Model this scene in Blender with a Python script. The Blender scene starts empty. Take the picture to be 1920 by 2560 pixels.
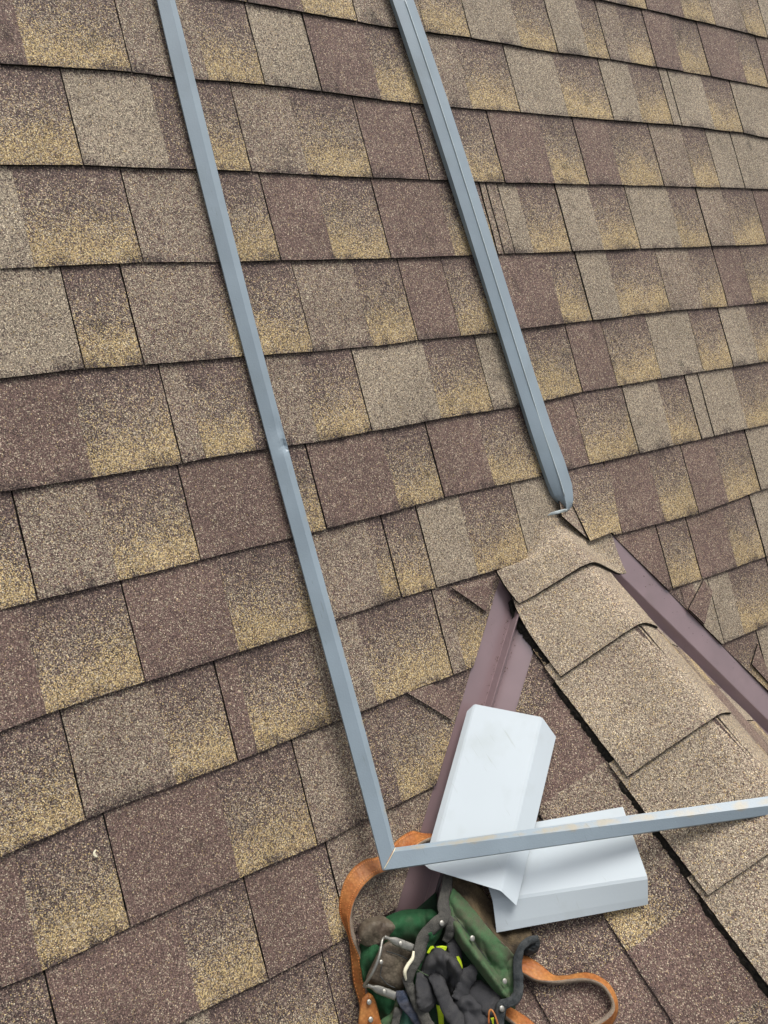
import bpy, bmesh, math, random
from mathutils import Vector, noise
import numpy as np
random.seed(7); rng = np.random.RandomState(7)
S = bpy.context.scene
R_ = math.radians
TH = R_(36.87); s, c = math.sin(TH), math.cos(TH)
# ------------------------------------------------------------------ camera, world, sun
F = 1800.0
def rod(r):
    r = np.array(r); a = np.linalg.norm(r); k = r/a
    K = np.array([[0,-k[2],k[1]],[k[2],0,-k[0]],[-k[1],k[0],0]])
    return np.eye(3)+np.sin(a)*K+(1-np.cos(a))*K@K
RM = rod([-0.07437614754578437, -0.5156331386826939, -0.23232440407802873])
TT = np.array([-0.20307754514883045, -0.8265125897192687, 1.1790611395777923])
RN = RM.copy(); RN[:,2] *= -1
def W(u, v, n=0.0): return np.array([u, -v*c-n*s, -v*s+n*c])     # roof coordinates to world
CAM = W(*(-(RN.T@TT)))
AX = [W(*RN[i,:]) for i in range(3)]
cam = bpy.data.objects.new('camera', bpy.data.cameras.new('camera')); S.collection.objects.link(cam)
cam.data.sensor_fit = 'VERTICAL'; cam.data.sensor_height = 36; cam.data.lens = F/2560*36
cam.data.clip_start = .02; cam.data.clip_end = 500
from mathutils import Matrix
m = Matrix([list(AX[0]), list(-AX[1]), list(-AX[2])]).transposed().to_4x4()
m.translation = Vector(CAM); cam.matrix_world = m; S.camera = cam
S.view_settings.view_transform = 'Standard'; S.view_settings.look = 'None'; S.view_settings.gamma = 1
S.view_settings.exposure = 0.90
S.cycles.max_bounces = 6
wd = bpy.data.worlds.new('World'); S.world = wd; wd.use_nodes = True
nt = wd.node_tree; bg = nt.nodes['Background']
sky = nt.nodes.new('ShaderNodeTexSky'); sky.sky_type = 'NISHITA'; sky.sun_disc = False
SUN_EL, SUN_AZ = 64, 30          # azimuth measured clockwise from +Y
sky.sun_elevation = R_(SUN_EL); sky.sun_rotation = R_(SUN_AZ); sky.air_density = 1.0; sky.dust_density = 6.0; sky.ozone_density = 1.0
hs = nt.nodes.new('ShaderNodeHueSaturation'); hs.inputs['Saturation'].default_value = .30
nt.links.new(sky.outputs[0], hs.inputs['Color']); nt.links.new(hs.outputs[0], bg.inputs['Color'])
bg.inputs['Strength'].default_value = .09
sl = bpy.data.lights.new('sun', 'SUN'); sl.energy = 1.5; sl.angle = R_(26); sl.color = (1, .97, .93)
so = bpy.data.objects.new('sun', sl); S.collection.objects.link(so)
sd = Vector((math.sin(R_(SUN_AZ))*math.cos(R_(SUN_EL)), math.cos(R_(SUN_AZ))*math.cos(R_(SUN_EL)), math.sin(R_(SUN_EL))))
so.rotation_euler = sd.to_track_quat('Z', 'Y').to_euler()

# ------------------------------------------------------------------ geometry of the roof planes and pixel rays
def ray(x, y): return (x-960)/F*AX[0]+(y-1280)/F*AX[1]+AX[2]
NM = np.array([0,-s,c]); NL = np.array([-s,0,c]); NR = np.array([s,0,c])
def unproj(x, y):
    d = ray(x, y); P = CAM+d*((-NM@CAM)/(NM@d)); return P[0], P[1]/(-c)
UA, VA = 0.33245953, 0.92845490
A = W(UA, VA)
def zsurf(x, y, kr=.012, kv=.012):
    zm = A[2]+(y-A[1])*s/c
    dx = x-A[0]
    zr = A[2]-math.sqrt(dx*dx+kr*kr)*s/c      # rounded dormer ridge
    d = zm-zr
    return .5*(zm+zr+math.sqrt(d*d+kv*kv))            # rounded join with the main slope
def hitS(x, y, h=0.0, kr=.004, kv=.004):
    d = ray(x, y); a, b = .3, 6.0
    for _ in range(48):
        t = .5*(a+b); P = CAM+d*t
        if P[2] > zsurf(P[0], P[1], kr, kv)+h/c: a = t
        else: b = t
    return CAM+d*a
def hitN(x, y, N, h=0.0):
    d = ray(x, y); return CAM+d*((N@(A-CAM)+h)/(N@d))

# ------------------------------------------------------------------ materials
def newmat(name):
    mt = bpy.data.materials.new(name); mt.use_nodes = True
    return mt, mt.node_tree.nodes, mt.node_tree.links, mt.node_tree.nodes['Principled BSDF']
def srgb(r, g, b): return tuple(((x/255+.055)/1.055)**2.4 if x > 10 else x/255/12.92 for x in (r, g, b))+(1,)
def ramp(nd, stops):
    r = nd.new('ShaderNodeValToRGB'); r.color_ramp.interpolation = 'CONSTANT'
    e = r.color_ramp.elements
    while len(e) < len(stops): e.new(.5)
    for i, (p, col) in enumerate(stops): e[i].position = p; e[i].color = srgb(*col)
    return r
def mathn(nd, lk, op, a, b=None, cl=False):
    n = nd.new('ShaderNodeMath'); n.operation = op; n.use_clamp = cl
    for i, v in enumerate((a, b)):
        if v is None: continue
        if isinstance(v, (int, float)): n.inputs[i].default_value = v
        else: lk.new(v, n.inputs[i])
    return n.outputs[0]
def granules():
    mt, nd, lk, bs = newmat('shingle_granules')
    tc = nd.new('ShaderNodeTexCoord')
    vo = nd.new('ShaderNodeTexVoronoi'); vo.inputs['Scale'].default_value = 760; vo.inputs['Randomness'].default_value = 1
    lk.new(tc.outputs['Object'], vo.inputs['Vector'])
    sp = nd.new('ShaderNodeSeparateColor'); lk.new(vo.outputs['Color'], sp.inputs[0])
    at = nd.new('ShaderNodeAttribute'); at.attribute_name = 'mix'
    sw = nd.new('ShaderNodeSeparateColor'); lk.new(at.outputs['Color'], sw.inputs[0])
    n1 = nd.new('ShaderNodeTexNoise'); n1.inputs['Scale'].default_value = 55; n1.inputs['Detail'].default_value = 3
    lk.new(tc.outputs['Object'], n1.inputs['Vector'])
    n2 = nd.new('ShaderNodeTexNoise'); n2.inputs['Scale'].default_value = 170; n2.inputs['Detail'].default_value = 2
    lk.new(tc.outputs['Object'], n2.inputs['Vector'])
    jit = mathn(nd, lk, 'ADD', mathn(nd, lk, 'MULTIPLY', mathn(nd, lk, 'SUBTRACT', n1.outputs[0], .5), .55),
                mathn(nd, lk, 'MULTIPLY', mathn(nd, lk, 'SUBTRACT', n2.outputs[0], .5), .28))
    r1 = mathn(nd, lk, 'ADD', sp.outputs[0], jit)
    tan, plum, gold = sw.outputs[0], sw.outputs[1], sw.outputs[2]
    t1 = tan; t2 = mathn(nd, lk, 'ADD', tan, plum); t3 = mathn(nd, lk, 'ADD', t2, gold)
    dark = ramp(nd, [(0,(60,50,48)),(.3,(82,68,65)),(.6,(101,86,81)),(.8,(124,106,97)),(.93,(172,150,132))])
    tanr = ramp(nd, [(0,(100,90,79)),(.2,(135,123,107)),(.45,(155,142,123)),(.75,(173,159,138)),(.93,(207,193,168))])
    plr = ramp(nd, [(0,(84,66,61)),(.25,(104,84,77)),(.55,(117,96,88)),(.85,(136,114,104)),(.96,(180,158,140))])
    gor = ramp(nd, [(0,(102,86,62)),(.2,(150,129,94)),(.45,(182,158,114)),(.75,(200,176,126)),(.92,(220,200,156))])
    for r in (dark, tanr, plr, gor): lk.new(sp.outputs[1], r.inputs[0])
    def mix(fac, a, b):
        n = nd.new('ShaderNodeMix'); n.data_type = 'RGBA'; lk.new(fac, n.inputs[0]); lk.new(a, n.inputs[6]); lk.new(b, n.inputs[7]); return n.outputs[2]
    lt3 = mathn(nd, lk, 'LESS_THAN', r1, t3); lt2 = mathn(nd, lk, 'LESS_THAN', r1, t2); lt1 = mathn(nd, lk, 'LESS_THAN', r1, t1)
    col = mix(lt3, dark.outputs[0], gor.outputs[0]); col = mix(lt2, col, plr.outputs[0]); col = mix(lt1, col, tanr.outputs[0])
    # asphalt shows in the crevices between granules, weathering in blotches
    gap = nd.new('ShaderNodeMapRange'); lk.new(vo.outputs['Distance'], gap.inputs[0])
    gap.inputs[1].default_value = .42; gap.inputs[2].default_value = .78; gap.inputs[3].default_value = 1; gap.inputs[4].default_value = .5
    n3 = nd.new('ShaderNodeTexNoise'); n3.inputs['Scale'].default_value = 9; n3.inputs['Detail'].default_value = 5
    lk.new(tc.outputs['Object'], n3.inputs['Vector'])
    bl = nd.new('ShaderNodeMapRange'); lk.new(n3.outputs[0], bl.inputs[0])
    bl.inputs[1].default_value = .3; bl.inputs[2].default_value = .7; bl.inputs[3].default_value = 1.0; bl.inputs[4].default_value = 1.27
    mul = mathn(nd, lk, 'MULTIPLY', gap.outputs[0], bl.outputs[0])
    mul = mathn(nd, lk, 'MULTIPLY', mul, at.outputs['Alpha'])
    vm = nd.new('ShaderNodeVectorMath'); vm.operation = 'SCALE'; lk.new(col, vm.inputs[0]); lk.new(mul, vm.inputs['Scale'])
    lk.new(vm.outputs[0], bs.inputs['Base Color'])
    bs.inputs['Roughness'].default_value = .85; bs.inputs['Specular IOR Level'].default_value = .35
    bp = nd.new('ShaderNodeBump'); bp.inputs['Strength'].default_value = .8; bp.inputs['Distance'].default_value = .0008
    hh = mathn(nd, lk, 'SUBTRACT', mathn(nd, lk, 'MULTIPLY', sp.outputs[2], .5), vo.outputs['Distance'])
    lk.new(hh, bp.inputs['Height']); lk.new(bp.outputs[0], bs.inputs['Normal'])
    return mt
def paint(name, col, rough=.4, stain=None, sc=30, spec=.5, bump=.0006, var=.08, scuff=0):
    mt, nd, lk, bs = newmat(name)
    tc = nd.new('ShaderNodeTexCoord')
    n = nd.new('ShaderNodeTexNoise'); n.inputs['Scale'].default_value = sc; n.inputs['Detail'].default_value = 6
    lk.new(tc.outputs['Object'], n.inputs['Vector'])
    r = nd.new('ShaderNodeValToRGB'); e = r.color_ramp.elements
    a = srgb(*col); e[0].position = .3; e[1].position = .7
    e[0].color = tuple(x*(1-var) for x in a[:3])+(1,); e[1].color = tuple(min(1, x*(1+var)) for x in a[:3])+(1,)
    lk.new(n.outputs[0], r.inputs[0]); out = r.outputs[0]
    # specks and small scratches
    n2 = nd.new('ShaderNodeTexNoise'); n2.inputs['Scale'].default_value = 420; n2.inputs['Detail'].default_value = 2
    lk.new(tc.outputs['Object'], n2.inputs['Vector'])
    if stain:
        at = nd.new('ShaderNodeAttribute'); at.attribute_name = 'mix'
        sp = nd.new('ShaderNodeSeparateColor'); lk.new(at.outputs['Color'], sp.inputs[0])
        ng = nd.new('ShaderNodeTexNoise'); ng.inputs['Scale'].default_value = 38; ng.inputs['Detail'].default_value = 8
        lk.new(tc.outputs['Object'], ng.inputs['Vector'])
        f = mathn(nd, lk, 'ADD', sp.outputs[0], mathn(nd, lk, 'MULTIPLY', mathn(nd, lk, 'SUBTRACT', ng.outputs[0], .5), 1.6))
        mr = nd.new('ShaderNodeMapRange'); lk.new(f, mr.inputs[0]); mr.inputs[1].default_value = .45; mr.inputs[2].default_value = .75
        mr.inputs[4].default_value = .8
        fac = mathn(nd, lk, 'MULTIPLY', mr.outputs[0], mathn(nd, lk, 'GREATER_THAN', sp.outputs[0], .05))
        mx = nd.new('ShaderNodeMix'); mx.data_type = 'RGBA'; lk.new(fac, mx.inputs[0]); lk.new(out, mx.inputs[6]); mx.inputs[7].default_value = srgb(*stain); out = mx.outputs[2]
    if scuff:
        mp = nd.new('ShaderNodeMapping'); lk.new(tc.outputs['Object'], mp.inputs[0]); mp.inputs['Rotation'].default_value = (.3, .2, .5); mp.inputs['Scale'].default_value = (420, 14, 60)
        ns = nd.new('ShaderNodeTexNoise'); ns.inputs['Scale'].default_value = 1; ns.inputs['Detail'].default_value = 2; lk.new(mp.outputs[0], ns.inputs['Vector'])
        nb = nd.new('ShaderNodeTexNoise'); nb.inputs['Scale'].default_value = 16; nb.inputs['Detail'].default_value = 5; lk.new(tc.outputs['Object'], nb.inputs['Vector'])
        sc1 = mathn(nd, lk, 'MULTIPLY', mathn(nd, lk, 'GREATER_THAN', ns.outputs[0], .70), mathn(nd, lk, 'GREATER_THAN', nb.outputs[0], .52))
        sm = nd.new('ShaderNodeMapRange'); lk.new(nb.outputs[0], sm.inputs[0]); sm.inputs[1].default_value = .56; sm.inputs[2].default_value = .74; sm.inputs[4].default_value = .5
        fa = mathn(nd, lk, 'MULTIPLY', mathn(nd, lk, 'ADD', mathn(nd, lk, 'MULTIPLY', sc1, .7), sm.outputs[0]), scuff, True)
        mx2 = nd.new('ShaderNodeMix'); mx2.data_type = 'RGBA'; lk.new(fa, mx2.inputs[0]); lk.new(out, mx2.inputs[6])
        mx2.inputs[7].default_value = srgb(*[int(v*.80) for v in col[:2]], int(col[2]*.74)); out = mx2.outputs[2]
    lk.new(out, bs.inputs['Base Color'])
    rr = nd.new('ShaderNodeMapRange'); lk.new(n.outputs[0], rr.inputs[0]); rr.inputs[3].default_value = rough*.85; rr.inputs[4].default_value = rough*1.2
    lk.new(rr.outputs[0], bs.inputs['Roughness']); bs.inputs['Specular IOR Level'].default_value = spec
    if bump:
        bp = nd.new('ShaderNodeBump'); bp.inputs['Strength'].default_value = .35; bp.inputs['Distance'].default_value = bump
        lk.new(n2.outputs[0], bp.inputs['Height']); lk.new(bp.outputs[0], bs.inputs['Normal'])
    return mt
def cloth(name, col, dirt, sc=26, weave=900, rough=.95, thr=.5):
    mt, nd, lk, bs = newmat(name)
    tc = nd.new('ShaderNodeTexCoord')
    n = nd.new('ShaderNodeTexNoise'); n.inputs['Scale'].default_value = sc; n.inputs['Detail'].default_value = 8; n.inputs['Roughness'].default_value = .65
    lk.new(tc.outputs['Object'], n.inputs['Vector'])
    r = nd.new('ShaderNodeValToRGB'); e = r.color_ramp.elements; e[0].position = thr-.12; e[1].position = thr+.14
    e[0].color = srgb(*col); e[1].color = srgb(*dirt); lk.new(n.outputs[0], r.inputs[0])
    vo = nd.new('ShaderNodeTexVoronoi'); vo.inputs['Scale'].default_value = weave; lk.new(tc.outputs['Object'], vo.inputs['Vector'])
    mr = nd.new('ShaderNodeMapRange'); lk.new(vo.outputs['Distance'], mr.inputs[0]); mr.inputs[3].default_value = 1.12; mr.inputs[4].default_value = .7
    vm = nd.new('ShaderNodeVectorMath'); vm.operation = 'SCALE'; lk.new(r.outputs[0], vm.inputs[0]); lk.new(mr.outputs[0], vm.inputs['Scale'])
    lk.new(vm.outputs[0], bs.inputs['Base Color']); bs.inputs['Roughness'].default_value = rough; bs.inputs['Specular IOR Level'].default_value = .2
    bp = nd.new('ShaderNodeBump'); bp.inputs['Strength'].default_value = .6; bp.inputs['Distance'].default_value = .0008
    lk.new(vo.outputs['Distance'], bp.inputs['Height']); lk.new(bp.outputs[0], bs.inputs['Normal'])
    return mt
GR = granules()
ASPH = cloth('asphalt_edge', (22,21,20), (52,48,42), sc=160, weave=500)
STEEL = paint('blue_grey_painted_steel', (130,143,152), .42, stain=(150,142,122), sc=12, var=.08, scuff=.45)
PLUM = paint('plum_brown_coated_metal', (128,107,109), .36, sc=14, spec=.8, var=.10, bump=0, scuff=.6)
_p = PLUM.node_tree.nodes['Principled BSDF']; _p.inputs['Coat Weight'].default_value = .6; _p.inputs['Coat Roughness'].default_value = .25; _p.inputs['Coat IOR'].default_value = 1.9
WHITE = paint('pale_coated_sheet', (184,193,198), .36, sc=6, var=.03, bump=0, scuff=.42)
METAL = paint('worn_steel', (150,148,140), .42, sc=160, var=.2); METAL.node_tree.nodes['Principled BSDF'].inputs['Metallic'].default_value = .8
GREEN = cloth('green_canvas', (40,82,52), (76,84,66), sc=22, weave=1300, thr=.60)
GREEN2 = cloth('faded_green_canvas', (70,100,68), (88,84,70), sc=36, weave=1300, thr=.52)
WEB = cloth('grey_webbing', (68,67,64), (88,86,80), sc=60, weave=620)
WEBD = cloth('charcoal_webbing', (46,50,52), (70,72,72), sc=60, weave=620)
BLUEW = cloth('blue_grey_webbing', (54,62,78), (74,74,80), sc=60, weave=620)
BROWN = cloth('worn_brown_leather', (76,66,56), (100,92,78), sc=34, weave=260, rough=.55)
DBROWN = cloth('dark_suede', (58,50,40), (98,84,62), sc=30, weave=420, rough=.8)
BELT = cloth('tan_belt_leather', (146,86,46), (176,122,70), sc=28, weave=240, rough=.45)
BELTE = cloth('belt_cut_edge', (124,112,100), (142,126,108), sc=60, weave=500)
STITCH = paint('orange_thread', (206,128,70), .8, sc=60)
GLOVE = cloth('charcoal_knit', (60,60,62), (78,77,76), sc=30, weave=1100, thr=.6)
LIME = cloth('lime_fabric', (178,206,30), (196,216,60), sc=40, weave=1100)
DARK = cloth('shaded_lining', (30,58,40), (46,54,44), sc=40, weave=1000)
CREAM = paint('cream_cord', (212,206,180), .7, sc=60)
SIDING = paint('house_siding', (196,188,174), .7, sc=4)
GRASS = cloth('lawn', (70,86,48), (92,100,60), sc=3, weave=30)

# ------------------------------------------------------------------ object helpers
def link(name, me, parent=None):
    o = bpy.data.objects.new(name, me); S.collection.objects.link(o)
    if parent: o.parent = parent; o.matrix_parent_inverse = parent.matrix_world.inverted()
    return o
def thing(name, label, cat, loc, group=None):
    o = bpy.data.objects.new(name, None); o.empty_display_size = .05; S.collection.objects.link(o); o.location = Vector(loc)
    bpy.context.view_layer.update()
    o['label'] = label; o['category'] = cat
    if group: o['group'] = group
    return o
def mesh(name, V, Fc, mats, parent=None, mi=None, col=None, smooth=False, thick=0, off=-1, sub=0):
    me = bpy.data.meshes.new(name); me.from_pydata([tuple(v) for v in V], [], [tuple(f) for f in Fc])
    for mt in (mats if isinstance(mats, list) else [mats]): me.materials.append(mt)
    if mi is not None: me.polygons.foreach_set('material_index', np.array(mi, dtype=np.int32))
    if smooth: me.polygons.foreach_set('use_smooth', np.ones(len(me.polygons), dtype=bool))
    if col is not None:
        a = me.attributes.new('mix', 'FLOAT_COLOR', 'POINT'); a.data.foreach_set('color', np.array(col, dtype=np.float32).ravel())
    me.update()
    o = link(name, me, parent)
    if sub: md = o.modifiers.new('sub', 'SUBSURF'); md.levels = sub; md.render_levels = sub
    if thick:
        md = o.modifiers.new('thick', 'SOLIDIFY'); md.thickness = thick; md.offset = off
        if isinstance(mats, list) and len(mats) > 1: md.material_offset_rim = 1
    return o
def crom(P, n):
    P = np.array(P, float); k = len(P)
    if k == 1: return np.repeat(P, n, 0)
    if k == 2: return P[0]+(P[1]-P[0])*np.linspace(0, 1, n)[:, None]
    Q = np.vstack([2*P[0]-P[1], P, 2*P[-1]-P[-2]]); out = []
    for t in np.linspace(0, k-1, n):
        i = min(int(t), k-2); f = t-i; a, b, d, e = Q[i:i+4]
        out.append(.5*((2*b)+(-a+d)*f+(2*a-5*b+4*d-e)*f*f+(-a+3*b-3*d+e)*f**3))
    return np.array(out)
def lin(P, n):
    P = np.array(P, float); L = np.r_[0, np.cumsum(np.linalg.norm(np.diff(P[:, :2], axis=0), axis=1))]
    t = np.linspace(0, L[-1], n); return np.array([np.interp(t, L, P[:, i]) for i in range(P.shape[1])]).T
def grid_faces(nr, nc, base=0):
    return [(base+i*nc+j, base+(i+1)*nc+j, base+(i+1)*nc+j+1, base+i*nc+j+1) for i in range(nr-1) for j in range(nc-1)]
def loft(name, curves, mats, parent, nu=40, nv=16, thick=.002, wr=0, wf=60, kv=.06, straight=False, col=None, off=-1, sub=0, seed=0, smooth=True, raw=False):
    """A sheet through curves of (pixel x, pixel y, metres above the roof)."""
    f = lin if straight else crom
    cs = [f(cv, nu) for cv in curves]
    V = []; cl = []
    for j in range(nu):
        q = crom([cv[j] for cv in cs], nv) if not straight else lin([cv[j] for cv in cs], nv) if len(cs) > 2 else crom([cv[j] for cv in cs], nv)
        for i, (x, y, h) in enumerate(q):
            if wr: h = h+wr*noise.noise(Vector((x/wf, y/wf*.6, seed)))+wr*.5*noise.noise(Vector((x/wf*2.3, y/wf*1.5, seed+5)))
            V.append(hitS(x, y, h, .004 if not kv else kv, kv or .004)); cl.append(i/(nv-1))
    colr = None if col is None else [(col(j/(nu-1), i/(nv-1)), 0, 0, 1) for j in range(nu) for i in range(nv)]
    return mesh(name, V, grid_faces(nu, nv), mats, parent, smooth=smooth, thick=thick, off=off, col=colr, sub=sub)
def tube(name, pts, mat, parent, kv=.06, n=30, flat=1.0, ns=10, cap=True, wr=0, sd=0):
    """A tube along (px, py, height, radius m)."""
    q = crom(pts, n); P = [hitS(x, y, h, kv, kv) for x, y, h, r in q]; V = []
    up = np.array([0, -.35, .94])
    for i in range(n):
        d = P[min(i+1, n-1)]-P[max(i-1, 0)]; d = d/np.linalg.norm(d); sd_ = np.cross(d, up); sd_ /= np.linalg.norm(sd_); u2 = np.cross(sd_, d)
        for k in range(ns):
            a = 2*math.pi*k/ns; rr = max(q[i][3], 1e-4)
            if wr: rr *= 1+wr*noise.noise(Vector((i*.22, math.cos(a)*1.3+sd, math.sin(a)*1.3)))+wr*.6*noise.noise(Vector((i*.5, math.cos(a)*2+sd, math.sin(a)*2)))
            V.append(P[i]+sd_*math.cos(a)*rr+u2*math.sin(a)*rr*flat)
    Fc = [(i*ns+k, i*ns+(k+1) % ns, (i+1)*ns+(k+1) % ns, (i+1)*ns+k) for i in range(n-1) for k in range(ns)]
    if cap: Fc += [tuple(range(ns))[::-1], tuple((n-1)*ns+k for k in range(ns))]
    return mesh(name, V, Fc, mat, parent, smooth=True)
def dome(name, outline, h0, h1, mat, parent, kv=.06, rings=10, n=44, wr=0, wf=30, cen=None, pw=.5, seed=0, thick=.0):
    O = crom(list(outline)+[outline[0]], n+1)[:-1]; C0 = np.array(cen) if cen else O.mean(0); V = []
    for r in range(rings+1):
        f = 1-r/rings*1.0
        for p in O:
            x, y = C0+(p-C0)*f
            h = h0+(h1-h0)*(1-f*f)**pw
            if wr: h += wr*(1-f**6)*(noise.noise(Vector((x/wf, y/wf, seed)))+.5*noise.noise(Vector((x/wf*2.1, y/wf*2.1, seed+3))))
            V.append(hitS(x, y, h, kv, kv))
    Fc = [(r*n+k, r*n+(k+1) % n, (r+1)*n+(k+1) % n, (r+1)*n+k) for r in range(rings) for k in range(n)]
    base = len(V)                                                   # a skirt down to the support closes the lump
    for p in O: V.append(hitS(p[0], p[1], max(0, h0-.012), kv, kv))
    Fc += [(base+k, base+(k+1) % n, (k+1) % n, k) for k in range(n)]
    return mesh(name, V, Fc, mat, parent, smooth=True)
def stud(x, y, h, r, mat, parent, kv=.06, name='rivet'):
    P = Vector(hitS(x, y, h, kv, kv)); nrm = (Vector(CAM)-P).normalized()*.4+Vector((0, -.3, .9)); nrm.normalize()
    bm = bmesh.new(); bmesh.ops.create_uvsphere(bm, u_segments=16, v_segments=8, radius=r)
    for v in bm.verts: v.co *= .85; v.co.z *= .30
    mm = nrm.to_track_quat('Z', 'Y').to_matrix().to_4x4(); mm.translation = P; bm.transform(mm)
    me = bpy.data.meshes.new(name); bm.to_mesh(me); bm.free(); me.materials.append(mat)
    for p in me.polygons: p.use_smooth = True
    return link(name, me, parent)

# ------------------------------------------------------------------ shingle courses
E = .1429
LINES = {-1:[(1475,0),(1614,28),(1782,67),(1920,100)],
0:[(555,0),(752,36),(960,72),(1174,100),(1388,136),(1527,153),(1770,194),(1920,223)],
1:[(0,165),(324,186),(440,200),(660,217),(804,234),(960,255),(1128,272),(1301,285),(1527,304),(1678,315),(1851,336),(1920,350)],
2:[(0,418),(208,418),(347,425),(492,429),(625,433),(926,448),(1070,453),(1255,460),(1469,465),(1654,468),(1920,476)],
3:[(0,676),(359,660),(556,659),(694,655),(960,650),(1180,641),(1284,637),(1591,625),(1770,619),(1920,613)],
4:[(0,950),(214,924),(405,912),(613,894),(775,881),(960,865),(1041,853),(1238,834),(1475,803),(1672,779),(1816,768),(1920,756)],
5:[(0,1231),(231,1196),(454,1160),(515,1147),(671,1124),(799,1106),(926,1080),(960,1075),(1099,1048),(1296,1017),(1452,982),(1649,947),(1828,918),(1920,904)],
6:[(0,1524),(301,1452),(498,1400),(735,1342),(960,1285),(1105,1245),(1232,1216),(1353,1190),(1475,1161),(1591,1135),(1776,1092),(1920,1060)],
7:[(0,1828),(116,1782),(359,1703),(602,1628),(793,1565),(960,1504),(1087,1469),(1238,1423),(1527,1339),(1741,1284),(1897,1226)],
8:[(0,2138),(214,2045),(440,1958),(596,1899),(827,1805),(960,1752),(1676,1471),(1754,1446),(1903,1394)],
9:[(0,2465),(116,2418),(324,2311),(613,2184),(793,2109),(914,2045),(1810,1605),(1920,1559)],
10:[(503,2520),(666,2444),(827,2358)]}
SEGS = {-1:"1475 B 1565 G 1614| P 1706 G 1785| B 1863 G 1915| T 1990",
0:"560 T 580 G 617| P 757 G 891| B 1060 G 1174| T 1300 G 1391| T 1469 G 1521| B 1573 G 1637| P 1703 G 1773| P 1863 G 1918| P 1990",
1:"0 P 70 G 329| B 428 D 470 B 520 G 660| T 802| P 950 G 1070 B 1177 G 1297| T 1417 G 1530| T 1602 G 1678| T 1700| T 1782 G 1854| T 1960",
2:"0 G 208| T 425 D 498 G 627| B 770 G 929| P 1070| D 1120 G 1258| P 1382 G 1469| P 1550 G 1656| B 1736 G 1796| T 1858| T 1960",
3:"0 T 87 G 357| B 570 G 699| P 833 G 974| P 1134 G 1240| B 1256| B 1284| T 1330 G 1426| T 1504 G 1597| T 1700 G 1773| B 1834 G 1912| P 1980",
4:"0 T 211| G 359| B 579 G 781| B 929 G 1041| P 1148 G 1240 P 1405 G 1477| T 1550 G 1672| B 1753 G 1815| P 1880 G 1960|",
5:"0 P 231 G 454| B 512 G 637 D 690 B 793 G 926| T 1099 G 1229| T 1300 G 1452| P 1539 G 1649| T 1753 G 1828| T 1892 G 1960",
6:"0 G 95| B 295 G 499| P 735 G 813| P 995 G 1107| P 1232 G 1353 P 1469 G 1593| T 1678 G 1748| T 1780| T 1863 G 1950",
7:"0 P 116 G 361| P 596 G 795 B 960 G 1000| G 1087| T 1191 G 1319| T 1440 G 1550| P 1657 G 1741| P 1816 G 1897| T 1980",
8:"0 G 214| B 440 G 593| P 642 G 827 B 940 G 1128| B 1160 G 1300 P 1676| G 1750| P 1837 G 1909| T 1990",
9:"0 P 104 G 324| P 596 G 790| B 914 D 1000 G 1300 G 1740 P 1770 T 1805| T 1855 G 1950|",
10:"0 D 170| P 498 G 668| P 828 G 868| B 1200", 11:"0 D 470 T 580 G 857| D 1200"}
def interp_y(pl, x):
    if x <= pl[0][0]: a, b = pl[0], pl[1]
    elif x >= pl[-1][0]: a, b = pl[-2], pl[-1]
    else:
        i = [k for k in range(len(pl)-1) if pl[k][0] <= x][-1]; a, b = pl[i], pl[i+1]
    return a[1]+(b[1]-a[1])*(x-a[0])/(b[0]-a[0])
DEL = {}
for k, pl in LINES.items():
    uv = [unproj(*p) for p in pl]; DEL[k] = (np.array([q[0] for q in uv]), np.array([q[1]-k*E for q in uv]))
def vline(k, u):
    b = k*E+.0012*noise.noise(Vector((u*9, k*3.3, 1)))+.0005*noise.noise(Vector((u*90, k*3.3, 2)))
    if k in DEL: b += float(np.interp(u, *DEL[k]))
    return b
def x_to_u(k, x):
    if k in LINES: return unproj(x, interp_y(LINES[k], x))[0]
    lo, hi = -2000, 4000
    for _ in range(40):
        y = .5*(lo+hi)
        if unproj(x, y)[1] < k*E: lo = y
        else: hi = y
    return unproj(x, lo)[0]
def rand_segs(u0, u1, r):
    out = []; u = u0; g = False
    while u < u1:
        w = r.uniform(.07, .17); ty = 'G' if g else r.choice(['T', 'P', 'P', 'B', 'T']); out.append([u, min(u+w, u1), ty, g]); u += w; g = not g
    return out
def row_segs(k, umin, umax):
    r = random.Random(k*13+5); out = []
    if k in SEGS:
        tk = SEGS[k].split(); x = float(tk[0]); mid = []; i = 1
        ua = x_to_u(k, x)
        while i < len(tk):
            ty = tk[i]; e = tk[i+1]; j = e.endswith('|'); ub = x_to_u(k, float(e.rstrip('|'))); mid.append([ua, ub, ty, j]); ua = ub; i += 2
        out = rand_segs(umin, mid[0][0], r)+mid+rand_segs(ua, umax, r)
    else: out = rand_segs(umin, umax, r)
    return out
def weights(ty, t, S_, T_, ju):
    """granule mix: tan, plum, gold; the rest is dark. t runs 0..1 down the exposed face"""
    if ty == 'T': w = (.86, .04, .03)
    elif ty == 'P': w = (.12, .78, .02)
    elif ty == 'B': w = (.52, .32, .04)
    elif ty == 'D': w = (.18, .22, .06)
    else:
        g = min(1, max(0, (t-.50-.20*S_)/.34)); m_ = min(1, max(0, (t-.08)/.40))
        w = (.08+.26*m_*(1-g*.45), .28-.2*m_, .02+.10*m_+.54*g)
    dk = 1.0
    if t < .09:                                    # dirt plus painted-in shade right under the course above
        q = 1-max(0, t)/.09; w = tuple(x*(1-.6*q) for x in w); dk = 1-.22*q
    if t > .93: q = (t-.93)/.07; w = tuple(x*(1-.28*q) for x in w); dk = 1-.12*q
    return (*w, dk)
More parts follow.
